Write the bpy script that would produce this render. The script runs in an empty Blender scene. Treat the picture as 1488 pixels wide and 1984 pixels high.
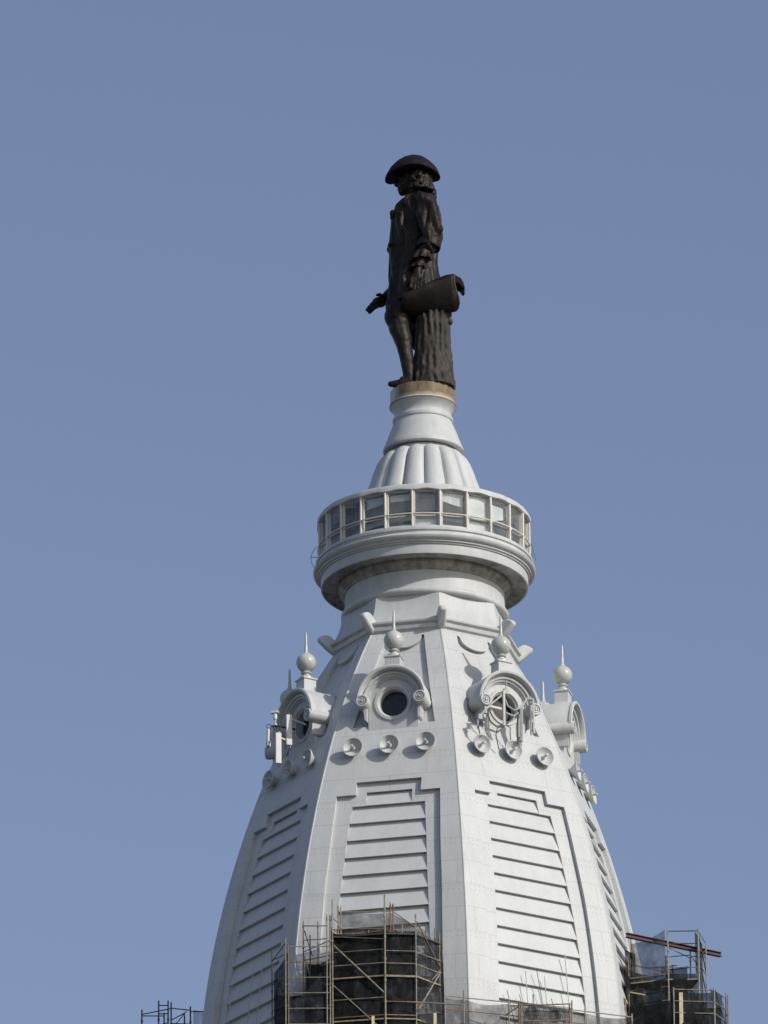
import bpy, bmesh, math, random
from mathutils import Vector, Matrix, noise
random.seed(7)
R_ = math.radians
PI = math.pi
S = bpy.context.scene
COL = S.collection

# ------------------------------------------------------------------ camera, sky, sun, exposure
SUN_AZ, SUN_EL = 53.0, 31.0          # azimuth to the right of the line of sight, on the viewer's side
cam = bpy.data.cameras.new('camera'); cam_o = bpy.data.objects.new('camera', cam); COL.objects.link(cam_o)
cam.sensor_fit = 'VERTICAL'; cam.sensor_height = 24.0; cam.lens = 24.0 * 17400 / 1984
cam.clip_start = 1.0; cam.clip_end = 20000
cam_o.matrix_world = Matrix.Translation((-1.856, -390, 1.6)) @ Matrix.Rotation(R_(111.0), 4, 'X') @ Matrix.Rotation(-0.0081, 4, 'Z')
S.camera = cam_o
W = bpy.data.worlds.new('World'); S.world = W; W.use_nodes = True
wn = W.node_tree.nodes; wl = W.node_tree.links
bg = wn['Background']
sky = wn.new('ShaderNodeTexSky'); sky.sky_type = 'NISHITA'; sky.sun_disc = False
sky.sun_elevation = R_(SUN_EL); sky.sun_rotation = R_(180 - SUN_AZ)
sky.air_density = 1.0; sky.dust_density = 1.6; sky.ozone_density = 1.0; sky.altitude = 50
hs = wn.new('ShaderNodeHueSaturation'); hs.inputs['Saturation'].default_value = 0.94; hs.inputs['Hue'].default_value = 0.514
wl.new(sky.outputs[0], hs.inputs['Color']); wl.new(hs.outputs[0], bg.inputs[0])
bg.inputs[1].default_value = 0.118
sun = bpy.data.lights.new('sun', 'SUN'); sun.energy = 3.1; sun.angle = R_(0.53); sun.color = (1.0, 0.952, 0.89)
sun_o = bpy.data.objects.new('sun', sun); COL.objects.link(sun_o)
sd = Vector((math.sin(R_(SUN_AZ)) * math.cos(R_(SUN_EL)), -math.cos(R_(SUN_AZ)) * math.cos(R_(SUN_EL)), math.sin(R_(SUN_EL))))
sun_o.rotation_euler = sd.to_track_quat('Z', 'Y').to_euler(); sun_o.location = sd * 400
vs = S.view_settings; vs.view_transform = 'Standard'; vs.look = 'None'; vs.exposure = 0.0; vs.gamma = 1.0
vs.use_curve_mapping = False

# ------------------------------------------------------------------ materials
def nodes(name):
    m = bpy.data.materials.new(name); m.use_nodes = True
    t = m.node_tree
    return m, t.nodes, t.links, t.nodes['Principled BSDF']
def mathn(n, l, op, a, b=None):
    x = n.new('ShaderNodeMath'); x.operation = op
    for i, v in enumerate((a, b)):
        if v is None: continue
        if isinstance(v, (int, float)): x.inputs[i].default_value = v
        else: l.new(v, x.inputs[i])
    return x.outputs[0]
def mixc(n, l, fac, a, b, mode='MIX'):
    x = n.new('ShaderNodeMix'); x.data_type = 'RGBA'; x.blend_type = mode
    if isinstance(fac, (int, float)): x.inputs[0].default_value = fac
    else: l.new(fac, x.inputs[0])
    for i, v in ((6, a), (7, b)):
        if isinstance(v, tuple): x.inputs[i].default_value = (*v, 1)
        else: l.new(v, x.inputs[i])
    return x.outputs[2]
def noise_n(n, l, vec, scale, detail=4, rough=.55, stretch=None):
    if stretch:
        mp = n.new('ShaderNodeMapping'); mp.inputs['Scale'].default_value = stretch; l.new(vec, mp.inputs[0]); vec = mp.outputs[0]
    x = n.new('ShaderNodeTexNoise'); x.inputs['Scale'].default_value = scale; x.inputs['Detail'].default_value = detail
    x.inputs['Roughness'].default_value = rough; l.new(vec, x.inputs['Vector']); return x.outputs[0]
def ramp(n, l, fac, stops):
    r = n.new('ShaderNodeValToRGB'); l.new(fac, r.inputs[0]); e = r.color_ramp.elements
    while len(e) < len(stops): e.new(.5)
    for k, (p, c) in zip(e, stops): k.position = p; k.color = (*c, 1) if isinstance(c, tuple) else (c, c, c, 1)
    return r.outputs[0]

def painted(name, base, dirt=.16, seams=False, rough=.5):
    m, n, l, p = nodes(name)
    g = n.new('ShaderNodeNewGeometry').outputs['Position']
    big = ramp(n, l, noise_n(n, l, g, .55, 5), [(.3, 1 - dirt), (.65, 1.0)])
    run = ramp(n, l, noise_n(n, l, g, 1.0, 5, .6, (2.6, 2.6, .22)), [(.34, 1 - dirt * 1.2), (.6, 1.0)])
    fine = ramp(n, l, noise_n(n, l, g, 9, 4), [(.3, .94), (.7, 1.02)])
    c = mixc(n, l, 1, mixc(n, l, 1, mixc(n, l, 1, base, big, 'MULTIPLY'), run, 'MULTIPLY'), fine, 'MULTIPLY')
    if seams:   # lapped sheet-iron plates: joint lines and rows of rivet heads, in metres along the face
        uv = n.new('ShaderNodeUVMap').outputs[0]
        br = n.new('ShaderNodeTexBrick'); l.new(uv, br.inputs['Vector'])
        br.inputs['Scale'].default_value = 1; br.inputs['Brick Width'].default_value = 3.4; br.inputs['Row Height'].default_value = 1.17
        br.inputs['Mortar Size'].default_value = .014; br.inputs['Mortar Smooth'].default_value = .2
        br.inputs['Color1'].default_value = (1, 1, 1, 1); br.inputs['Color2'].default_value = (.975, .975, .975, 1)
        br.inputs['Mortar'].default_value = (.74, .74, .74, 1)
        c = mixc(n, l, 1, c, br.outputs[0], 'MULTIPLY')
        sp = n.new('ShaderNodeSeparateXYZ'); l.new(uv, sp.inputs[0])
        u, v = sp.outputs[0], sp.outputs[1]
        du = mathn(n, l, 'MULTIPLY', mathn(n, l, 'SUBTRACT', mathn(n, l, 'FRACT', mathn(n, l, 'DIVIDE', u, .24)), .5), .24)
        dots = None
        for off in (.10, .30):
            dv = mathn(n, l, 'MULTIPLY', mathn(n, l, 'SUBTRACT', mathn(n, l, 'FRACT', mathn(n, l, 'DIVIDE', mathn(n, l, 'ADD', v, off), 2.34)), .5), 2.34)
            d2 = mathn(n, l, 'ADD', mathn(n, l, 'MULTIPLY', du, du), mathn(n, l, 'MULTIPLY', dv, dv))
            k = mathn(n, l, 'LESS_THAN', d2, .032 ** 2)
            dots = k if dots is None else mathn(n, l, 'MAXIMUM', dots, k)
        c = mixc(n, l, dots, c, tuple(b * .68 for b in base))
    l.new(c, p.inputs['Base Color']); p.inputs['Roughness'].default_value = rough
    p.inputs['Specular IOR Level'].default_value = .35
    bp = n.new('ShaderNodeBump'); bp.inputs['Strength'].default_value = .12; bp.inputs['Distance'].default_value = .03
    l.new(noise_n(n, l, g, 2.2, 5), bp.inputs['Height']); l.new(bp.outputs[0], p.inputs['Normal'])
    return m
M = {}
WHITE = (.53, .55, .552)
M['paint'] = painted('white_painted_iron', WHITE, .09)
M['shell'] = painted('white_riveted_plate', WHITE, .05, True)
M['board'] = painted('white_louvre_board', (.55, .572, .575), .05)
M['rail'] = painted('cream_painted_steel', (.70, .68, .62), .14)
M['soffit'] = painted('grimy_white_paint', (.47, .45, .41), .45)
M['gloss'] = painted('glossy_white_paint', (.50, .53, .50), .10, rough=.28)
def simple(name, col, rough=.6, metal=0., var=.25, scale=3., bump=.0, stretch=None):
    m, n, l, p = nodes(name)
    g = n.new('ShaderNodeNewGeometry').outputs['Position']
    f = noise_n(n, l, g, scale, 5, .6, stretch)
    l.new(mixc(n, l, 1, col, ramp(n, l, f, [(.3, 1 - var), (.7, 1 + var * .3)]), 'MULTIPLY'), p.inputs['Base Color'])
    p.inputs['Roughness'].default_value = rough; p.inputs['Metallic'].default_value = metal
    if bump:
        bp = n.new('ShaderNodeBump'); bp.inputs['Strength'].default_value = bump; bp.inputs['Distance'].default_value = .08
        l.new(f, bp.inputs['Height']); l.new(bp.outputs[0], p.inputs['Normal'])
    return m
M['bronze'] = simple('weathered_dark_bronze', (.031, .0255, .0225), .52, .45, .5, 2.4, .3)
M['bronze'].node_tree.nodes['Principled BSDF'].inputs['Specular IOR Level'].default_value = .22
M['hatbronze'] = simple('dark_bronze_hat', (.013, .009, .016), .7, .0, .3, 3, .1)
M['hatbronze'].node_tree.nodes['Principled BSDF'].inputs['Specular IOR Level'].default_value = .15
M['bark'] = simple('bronze_bark', (.044, .036, .029), .75, .0, .6, 5, .6, (1, 1, .35))
M['antenna'] = simple('off_white_plastic', (.62, .615, .59), .4, 0, .12)
M['darkmetal'] = simple('dark_steel', (.06, .062, .068), .5, .3, .3)
M['grey'] = simple('grey_painted_pipe', (.36, .37, .365), .5, 0, .3)
M['galv'] = simple('galvanised_tube', (.31, .285, .22), .5, .2, .5, 4)
M['rusty'] = simple('rusted_tube', (.24, .155, .10), .75, .1, .5, 5)
M['wood'] = simple('weathered_plank', (.30, .25, .17), .8, 0, .4, 4, 0, (1, 1, .2))
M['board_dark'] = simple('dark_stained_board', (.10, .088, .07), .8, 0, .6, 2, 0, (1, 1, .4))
M['timber'] = simple('pale_new_timber', (.62, .53, .36), .7, 0, .2, 4)
M['red'] = simple('red_oxide_steel', (.062, .014, .019), .6, 0, .3, 3)
M['rope'] = simple('pale_rope', (.5, .48, .42), .8, 0, .2)
M['wire'] = simple('dark_wire', (.10, .10, .10), .6, 0, .2)
M['dark'] = simple('dark_glass', (.012, .013, .018), .25, 0, .2)
M['interior'] = simple('gallery_interior', (.72, .73, .72), .7, 0, .25, 2)
M['ground'] = simple('city_ground', (.07, .07, .068), .9, 0, .4, .02)
M['stone'] = simple('pale_grey_stone', (.34, .33, .31), .8, 0, .25, .6)
def collar_mat():   # bronze run-off has stained the pedestal top brown, a white patch is left on one side
    m, n, l, p = nodes('stained_collar')
    g = n.new('ShaderNodeNewGeometry').outputs['Position']
    sp = n.new('ShaderNodeSeparateXYZ'); l.new(g, sp.inputs[0])
    f = noise_n(n, l, g, 1.3, 5, .6, (2.2, 2.2, .5))
    e = mathn(n, l, 'ADD', sp.outputs[0], mathn(n, l, 'MULTIPLY', mathn(n, l, 'SUBTRACT', f, .5), .9))
    k = ramp(n, l, mathn(n, l, 'ADD', mathn(n, l, 'MULTIPLY', e, .45), 1.0), [(.40, 0.0), (.52, 1.0)])
    tan = ramp(n, l, f, [(.3, (.075, .05, .028)), (.5, (.17, .125, .07)), (.75, (.25, .205, .13))])
    c = mixc(n, l, k, (.55, .55, .52), tan)
    c = mixc(n, l, ramp(n, l, mathn(n, l, 'ADD', mathn(n, l, 'SUBTRACT', sp.outputs[2], 156.55), mathn(n, l, 'MULTIPLY', f, .5)), [(.2, 1.0), (.48, 0.0)]), c, (.50, .47, .40))
    l.new(c, p.inputs['Base Color']); p.inputs['Roughness'].default_value = .7
    return m
M['collar'] = collar_mat()
def glass_mat(name='gallery_glass', tint=(.90, .93, .93), cloud=.17):
    m, n, l, p = nodes(name); n.remove(p)
    out = [x for x in n if x.type == 'OUTPUT_MATERIAL'][0]
    tr = n.new('ShaderNodeBsdfTransparent'); tr.inputs[0].default_value = (*tint, 1)
    gl = n.new('ShaderNodeBsdfGlossy'); gl.inputs['Roughness'].default_value = .03
    df = n.new('ShaderNodeBsdfDiffuse'); df.inputs[0].default_value = (.56, .65, .70, 1)
    lw = n.new('ShaderNodeLayerWeight'); lw.inputs[0].default_value = .5
    fr = n.new('ShaderNodeMath'); fr.operation = 'POWER'; l.new(lw.outputs['Facing'], fr.inputs[0]); fr.inputs[1].default_value = 4.0
    f2 = n.new('ShaderNodeMath'); f2.operation = 'MULTIPLY_ADD'; l.new(fr.outputs[0], f2.inputs[0]); f2.inputs[1].default_value = .7; f2.inputs[2].default_value = .045; fr = f2
    gp_ = n.new('ShaderNodeNewGeometry').outputs['Position']
    a = n.new('ShaderNodeMixShader'); l.new(ramp(n, l, noise_n(n, l, gp_, .9, 3, .6), [(.32, cloud * .4), (.62, cloud)]), a.inputs[0]); l.new(tr.outputs[0], a.inputs[1]); l.new(df.outputs[0], a.inputs[2])
    b = n.new('ShaderNodeMixShader'); l.new(fr.outputs[0], b.inputs[0]); l.new(a.outputs[0], b.inputs[1]); l.new(gl.outputs[0], b.inputs[2])
    l.new(b.outputs[0], out.inputs[0]); return m
M['glass'] = glass_mat()
def net_mat(name, col, cover):
    m, n, l, p = nodes(name); n.remove(p)
    out = [x for x in n if x.type == 'OUTPUT_MATERIAL'][0]
    g = n.new('ShaderNodeNewGeometry').outputs['Position']
    f = noise_n(n, l, g, 1.6, 5, .65)
    fac = ramp(n, l, f, [(.3, max(cover - .24, 0)), (.7, min(cover + .14, .99))])
    tr = n.new('ShaderNodeBsdfTransparent'); df = n.new('ShaderNodeBsdfDiffuse'); l.new(ramp(n, l, noise_n(n, l, g, 2.3, 6, .7, (1, 1, .5)), [(.35, tuple(c * .5 for c in col)), (.55, tuple(c * 1.4 for c in col)), (.72, tuple(c * 3.6 for c in col))]), df.inputs[0])
    a = n.new('ShaderNodeMixShader'); l.new(fac, a.inputs[0]); l.new(tr.outputs[0], a.inputs[1]); l.new(df.outputs[0], a.inputs[2])
    l.new(a.outputs[0], out.inputs[0]); return m
M['net'] = net_mat('dark_debris_net', (.016, .017, .018), .86)
M['netthin'] = net_mat('thin_debris_net', (.035, .038, .045), .55)
M['nettop'] = net_mat('grey_debris_net', (.07, .07, .075), .68)

# ------------------------------------------------------------------ mesh helpers
def wloc(o):
    v = Vector((0, 0, 0))
    while o is not None: v = v + Vector(o.location); o = o.parent
    return v
class MB:
    def __init__(s): s.bm = bmesh.new(); s.uv = s.bm.loops.layers.uv.new('UVMap')
    def face(s, pts, uvs=None, smooth=False):
        try: f = s.bm.faces.new([s.bm.verts.new(p) for p in pts])
        except ValueError: return None
        f.smooth = smooth
        if uvs:
            for lp, u in zip(f.loops, uvs): lp[s.uv].uv = u
        return f
    def grid(s, rows, close_u=False, close_v=False, smooth=True, cap=False):
        vs = [[s.bm.verts.new(p) for p in r] for r in rows]
        nr, nc = len(vs), len(vs[0])
        for i in range(nr if close_v else nr - 1):
            for j in range(nc if close_u else nc - 1):
                q = (vs[i][j], vs[i][(j + 1) % nc], vs[(i + 1) % nr][(j + 1) % nc], vs[(i + 1) % nr][j])
                f = s.bm.faces.new(q); f.smooth = smooth
        if cap:
            for r in (vs[0], vs[-1]): s.bm.faces.new(r)
        return s
    def lathe(s, prof, seg=64, centre=(0, 0, 0), axis=None, smooth=True, closed=False, a0=0., a1=2 * PI):
        # prof: (radius, height) along axis
        if axis is None: ax, bx, cx = Vector((0, 0, 1)), Vector((1, 0, 0)), Vector((0, 1, 0))
        else:
            ax = Vector(axis).normalized(); bx = ax.orthogonal().normalized(); cx = ax.cross(bx)
        c = Vector(centre); full = abs(a1 - a0 - 2 * PI) < 1e-6
        n = seg if full else seg + 1
        rows = []
        for r, h in prof:
            rows.append([c + ax * h + (bx * math.cos(a0 + (a1 - a0) * k / seg) + cx * math.sin(a0 + (a1 - a0) * k / seg)) * max(r, 1e-4) for k in range(n)])
        return s.grid(rows, close_u=full, close_v=closed, smooth=smooth)
    def tube(s, pts, rad, seg=8, smooth=True, cap=True):
        pts = [Vector(p) for p in pts]; rows = []
        up = None
        for i, p in enumerate(pts):
            t = (pts[min(i + 1, len(pts) - 1)] - pts[max(i - 1, 0)]).normalized()
            if up is None: up = t.orthogonal().normalized()
            b = (up - t * up.dot(t)).normalized(); up = b; c = t.cross(b)
            r = rad[i] if isinstance(rad, (list, tuple)) else rad
            rows.append([p + (b * math.cos(2 * PI * k / seg) + c * math.sin(2 * PI * k / seg)) * r for k in range(seg)])
        return s.grid(rows, close_u=True, smooth=smooth, cap=cap)
    def box(s, c, size, ex=None, ey=None, ez=None):
        c = Vector(c); ex = Vector(ex or (1, 0, 0)); ey = Vector(ey or (0, 1, 0)); ez = Vector(ez or (0, 0, 1))
        h = [v / 2 for v in size]
        P = lambda i, j, k: c + ex * h[0] * i + ey * h[1] * j + ez * h[2] * k
        v = {(i, j, k): s.bm.verts.new(P(i, j, k)) for i in (-1, 1) for j in (-1, 1) for k in (-1, 1)}
        for q in (((-1, -1, -1), (-1, 1, -1), (1, 1, -1), (1, -1, -1)), ((-1, -1, 1), (1, -1, 1), (1, 1, 1), (-1, 1, 1)),
                  ((-1, -1, -1), (1, -1, -1), (1, -1, 1), (-1, -1, 1)), ((-1, 1, -1), (-1, 1, 1), (1, 1, 1), (1, 1, -1)),
                  ((-1, -1, -1), (-1, -1, 1), (-1, 1, 1), (-1, 1, -1)), ((1, -1, -1), (1, 1, -1), (1, 1, 1), (1, -1, 1))):
            s.bm.faces.new([v[t] for t in q])
        return s
    def bar(s, a, b, w, h):
        a, b = Vector(a), Vector(b); d = (b - a); L = d.length; d.normalize()
        side = d.cross(Vector((0, 0, 1)));
        if side.length < 1e-3: side = Vector((1, 0, 0))
        side.normalize(); return s.box((a + b) / 2, (L, w, h), d, side, side.cross(d))
    def ball(s, c, r, seg=20, sc=(1, 1, 1)):
        rows = []
        for i in range(seg // 2 + 1):
            t = PI * i / (seg // 2)
            rows.append([Vector(c) + Vector((math.sin(t) * math.cos(2 * PI * k / seg) * r * sc[0] + 1e-5 * math.cos(2 * PI * k / seg), math.sin(t) * math.sin(2 * PI * k / seg) * r * sc[1] + 1e-5 * math.sin(2 * PI * k / seg), math.cos(t) * r * sc[2])) for k in range(seg)])
        s.grid(rows, close_u=True, cap=True); return s
    def prism(s, poly, mapf, w0, w1, smooth=False):
        a = [s.bm.verts.new(mapf(p, w0)) for p in poly]; b = [s.bm.verts.new(mapf(p, w1)) for p in poly]
        s.bm.faces.new(a); s.bm.faces.new(b[::-1])
        for i in range(len(poly)):
            j = (i + 1) % len(poly); f = s.bm.faces.new((a[i], b[i], b[j], a[j])); f.smooth = smooth
        return s
    def build(s, name, mat, parent=None, merge=True, recalc=True, bevel=0.):
        if merge: bmesh.ops.remove_doubles(s.bm, verts=s.bm.verts, dist=2e-4)
        if recalc: bmesh.ops.recalc_face_normals(s.bm, faces=s.bm.faces)
        off = wloc(parent)
        if off.length > 0: bmesh.ops.translate(s.bm, verts=s.bm.verts, vec=-off)
        me = bpy.data.meshes.new(name); s.bm.to_mesh(me); s.bm.free()
        o = bpy.data.objects.new(name, me); COL.objects.link(o); me.materials.append(mat)
        if parent is not None: o.parent = parent
        if bevel:
            bv = o.modifiers.new('Bevel', 'BEVEL'); bv.width = bevel; bv.segments = 2; bv.limit_method = 'ANGLE'; bv.angle_limit = R_(40)
        if any(p.use_smooth for p in me.polygons):
            try: me.set_sharp_from_angle(angle=R_(38))
            except Exception: pass
        return o
def tag(o, label=None, cat=None, group=None, kind=None):
    if label: o['label'] = label
    if cat: o['category'] = cat
    if group: o['group'] = group
    if kind: o['kind'] = kind
    return o
def thing(name, loc, label, cat, group=None):
    o = bpy.data.objects.new(name, None); COL.objects.link(o); o.location = loc; o.empty_display_size = .3
    return tag(o, label, cat, group)
def lerp_tab(tab, x):
    if x <= tab[0][0]: return tab[0][1]
    for (a, b), (c, d) in zip(tab, tab[1:]):
        if x <= c: return b + (d - b) * (x - a) / (c - a)
    return tab[-1][1]

# ------------------------------------------------------------------ the tower
PHI = 9.5
T22 = math.tan(PI / 8); C22 = math.cos(PI / 8)
POLY = (-1.95837803e-05, -2.45586713e-04, -1.22524120e-02, -3.21962328e-01, 8.45064312e+00)
def Rz(z):                                   # circumradius of the octagonal dome at height z
    if z < 122.5: return Rz(122.5)
    t = z - 135; r = 0
    for c in POLY: r = r * t + c
    return r
def ap(z): return Rz(z) * C22
def frame(th):
    t = R_(th); return Vector((math.sin(t), -math.cos(t), 0)), Vector((math.cos(t), math.sin(t), 0))
FACES = [PHI - 22.5 + 45 * k for k in range(8)]      # 0: front left, 1: front right, 2: right edge, 7: left
def fp(th, s, z, d):
    n, e = frame(th); v = n * (ap(z) + d) + e * s; v.z = z; return v

ground = MB(); ground.face([(-6000, -6000, 0), (6000, -6000, 0), (6000, 9000, 0), (-6000, 9000, 0)])
tag(ground.build('ground', M['ground'], recalc=False), kind='structure')

tower = thing('tower', (0, 0, 0), 'white iron tower top with louvred eight-sided dome, round windows and a glazed gallery', 'tower')

W2 = [(119, 3.0), (124, 2.93), (126, 2.85), (130, 2.70), (132, 2.56), (134.85, 2.40)]
W3 = [(119, 2.42), (125, 2.30), (127, 2.2), (129, 2.08), (130.8, 1.95), (132.5, 1.84), (134.3, 1.68)]
N2, N3 = 1.50, 1.06
BTOP = [134.30 - .885 * i for i in range(17)]
GAP = .05
def cells(mb, th, ncol, nrow, P, depth):
    """P(col,row)->(s,z); depth(col,row)->d for the cell; walls close the steps."""
    g = lambda c, r, d: (fp(th, *P(c, r), d), P(c, r))
    def quad(items, smooth):
        pts, uvs = zip(*items); mb.face(pts, uvs, smooth)
    for c in range(ncol):
        for r in range(nrow):
            d = depth(c, r)
            quad([g(c, r, d), g(c + 1, r, d), g(c + 1, r + 1, d), g(c, r + 1, d)], False)
            if c + 1 < ncol:
                d2 = depth(c + 1, r)
                if d2 != d: quad([g(c + 1, r, d), g(c + 1, r, d2), g(c + 1, r + 1, d2), g(c + 1, r + 1, d)], False)
            if r + 1 < nrow:
                d2 = depth(c, r + 1)
                if d2 != d: quad([g(c, r + 1, d), g(c + 1, r + 1, d), g(c + 1, r + 1, d2), g(c, r + 1, d2)], False)
ZB = 138.5
def make_face(th):
    mb = MB()
    zs = sorted(set([119 + .45 * i for i in range(33)] + [134.3, 134.85, 135.0, 135.5, 136, 136.5, 137, 137.5, 138, ZB]))
    zs = [z for i, z in enumerate(zs) if i == 0 or z - zs[i - 1] > .04 or z in (134.3, 134.85, 135.0, 135.5, ZB)]
    hw = lambda z: ap(z) * T22 - GAP
    colf = [lambda z: -hw(z), lambda z: -lerp_tab(W2, z), lambda z: -lerp_tab(W3, z), lambda z: -N2, lambda z: -N3,
            lambda z: N3, lambda z: N2, lambda z: lerp_tab(W3, z), lambda z: lerp_tab(W2, z), hw]
    def dep(c, r):
        z = (zs[r] + zs[r + 1]) / 2; k = min(c, 8 - c)     # 0 rib,1 w2..w3,2 w3..n2,3 n2..n3,4 centre
        if z > 135.5: return 0.
        if z > 135.0: return -.2 if k >= 3 else 0.
        if z > 134.85: return -.5 if k >= 4 else (-.2 if k >= 3 else 0.)
        if z > 134.3: return -.5 if k >= 4 else (-.2 if k >= 1 else 0.)
        return -.5 if k >= 2 else (-.2 if k >= 1 else 0.)
    cells(mb, th, 9, len(zs) - 1, lambda c, r: (colf[c](zs[r]), zs[r]), dep)
    # upper recess with the hanging half-round tab
    us = [-1, -.93, -.86] + [-.85 + 1.7 * i / 22 for i in range(1, 22)] + [.86, .93, 1]
    NR, NM = 12, 3
    ztop = lambda u: 143.68 - (.70 * math.sqrt(max(0, 1 - (u / .86) ** 2)) if abs(u) < .86 else 0)
    wu = lambda z: .88 + (143.7 - z) * .197
    U = [None] + us + [None]
    def P(c, r):
        u = U[c]; zt = 143.68 if u is None else ztop(u)
        z = ZB + (zt - ZB) * r / NR if r <= NR else zt + (144.05 - zt) * (r - NR) / NM
        if u is None: s = hw(z) * (-1 if c == 0 else 1)
        else: s = u * wu(z)
        return s, z
    def dep2(c, r): return -.22 if (1 <= c <= len(us) - 1 and r < NR) else 0.
    cells(mb, th, len(U) - 1, NR + NM, P, dep2)
    # ledge closing the bottom of the recess
    for a, b in zip(us, us[1:]):
        s0, s1 = a * wu(ZB), b * wu(ZB)
        mb.face([fp(th, s0, ZB, 0), fp(th, s1, ZB, 0), fp(th, s1, ZB, -.22), fp(th, s0, ZB, -.22)], [(0, 0)] * 4)
    o = mb.build('dome_face', M['shell'], tower)
    lv = MB()
    def board(zt, zb, wt, wb):
        dt, db = -.37, -.195
        a = [fp(th, -wt, zt, dt), fp(th, wt, zt, dt), fp(th, wb, zb, db), fp(th, -wb, zb, db)]
        lv.face(a)
        lv.face([fp(th, -wb, zb, db), fp(th, wb, zb, db), fp(th, wb, zb, -.48), fp(th, -wb, zb, -.48)])
    board(134.98, 134.31, N3 - .004, N3 - .004)
    zt = BTOP[0]
    for zb in BTOP[1:]:
        board(zt, zb, lerp_tab(W3, zt) - .004, lerp_tab(W3, zb) - .004); zt = zb
    lv.build('louvre_panel', M['board'], o)
    return o
for th in FACES: make_face(th)
for k in range(8):                                        # round bead in the open joint between two faces
    t = R_(PHI + 45 * k); b = MB(); pts = []
    for i in range(52):
        z = 119 + 25.0 * i / 51; r = Rz(z) - .05; pts.append((r * math.sin(t), -r * math.cos(t), z))
    b.tube(pts, .062, 8); b.build('corner_bead', M['paint'], tower)

def octring(prof, name, mat, closed=True):
    mb = MB(); rows = [[Vector((r * math.sin(R_(PHI + 45 * k)), -r * math.cos(R_(PHI + 45 * k)), z)) for k in range(8)] for r, z in prof]
    mb.grid(rows, close_u=True, close_v=closed, smooth=False); return mb.build(name, mat, tower)
octring([(4.12, 143.90), (4.27, 143.93), (4.30, 144.02), (4.42, 144.06), (4.46, 144.20), (4.40, 144.24), (4.43, 144.30), (4.56, 144.34), (4.58, 144.42), (4.30, 144.50), (4.0, 144.5), (4.0, 143.9)], 'cornice', M['paint'])
neck = []
for i in range(9):
    t = i / 8; neck.append((4.36 - .47 * t + .10 * math.sin(PI * t) * -1, 144.45 + 1.42 * t))
octring(neck + [(3.3, 145.87), (3.3, 144.45)], 'neck', M['paint'])
# curled horns on the cornice corners
HORN = [(4.0, 144.0), (4.28, 143.97), (4.46, 144.08), (4.68, 144.27), (4.88, 144.47), (5.03, 144.60), (5.06, 144.68), (5.02, 144.76), (4.90, 144.84), (4.74, 144.90), (4.58, 144.90), (4.42, 144.82), (4.28, 144.68), (4.1, 144.6), (4.0, 144.5)]
for k in range(8):
    t = R_(PHI + 45 * k); n = Vector((math.sin(t), -math.cos(t), 0)); e = Vector((math.cos(t), math.sin(t), 0))
    mb = MB(); mb.prism(HORN, lambda p, w: n * p[0] + e * w * (1 - .35 * max(0, p[0] - 4.5)) + Vector((0, 0, p[1])), -.2, .2, True)
    mb.build('horn', M['paint'], tower, bevel=.09)

# gallery -------------------------------------------------------------
gp = [(3.4, 145.86), (3.76, 145.86), (3.84, 145.90), (3.89, 145.98), (3.89, 146.08), (3.82, 146.17), (3.74, 146.20), (3.71, 146.24), (3.71, 147.04), (3.78, 147.07), (3.80, 147.14), (3.88, 147.18), (3.92, 147.26), (4.00, 147.29), (4.03, 147.38), (4.03, 147.50), (4.70, 147.50), (4.71, 147.45), (4.80, 147.45), (4.81, 147.50), (4.81, 147.88), (4.88, 147.91), (4.89, 147.97), (4.97, 147.99), (4.98, 148.06), (5.08, 148.10), (5.15, 148.17), (5.17, 148.25), (5.10, 148.30), (5.02, 148.34), (4.98, 148.42), (4.99, 148.50), (5.06, 148.53), (5.06, 148.63), (4.96, 148.66), (4.94, 148.76), (2.5, 148.76)]
def split_lathe(prof, i0, i1, name, mat, parent):
    mb = MB(); mb.lathe(prof[i0:i1], 144); return mb.build(name, mat, parent)
gal = MB(); gal.lathe(gp[17:], 144); gal = gal.build('gallery', M['paint'], tower)
split_lathe(gp, 0, 9, 'drum', M['paint'], tower)
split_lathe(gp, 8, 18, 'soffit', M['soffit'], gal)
POSTS = [-6.2 + 15 * k for k in range(24)]
for i, a in enumerate(POSTS):
    n, e = frame(a); mb = MB()
    mb.box(n * 4.80 + Vector((0, 0, 149.66)), (.19, .13, 1.82), e, n)
    mb.tube([n * 4.91 - e * .03 + Vector((0, 0, 148.72)), n * 4.91 - e * .03 + Vector((0, 0, 150.60))], .055, 8)
    mb.box(n * 4.88 + Vector((0, 0, 149.33)), (.2, .12, .10), e, n)
    mb.build('post', M['rail'], gal)
    n2, e2 = frame(a + 15); mb = MB()
    p0 = n * 4.78 + e * .075; p1 = n2 * 4.78 - e2 * .075
    q0 = n * 4.76 + e * .075; q1 = n2 * 4.76 - e2 * .075
    z0, z1 = 148.78, 150.54
    up = Vector((0, 0, 1)); fr = .045
    mb.face([p0 + up * z0, p1 + up * z0, p1 + up * z1, p0 + up * z1])
    mb.build('window_pane', M['glass'], gal)
    for z, nm in ((z0 + .03, 'sash_bar'), (149.30, 'transom'), (z1 - .03, 'sash_bar')):   # thin bars round each pane and the mid transom
        mb = MB(); mb.bar(p0 + up * z, p1 + up * z, .06, .055); mb.build(nm, M['rail'], gal)
hr = MB(); hr.lathe([(4.93 + .038 * math.cos(2 * PI * k / 8), 149.36 + .038 * math.sin(2 * PI * k / 8)) for k in range(8)], 96, closed=True); hr.build('handrail', M['rail'], gal)
rf = MB(); rows = []
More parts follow.
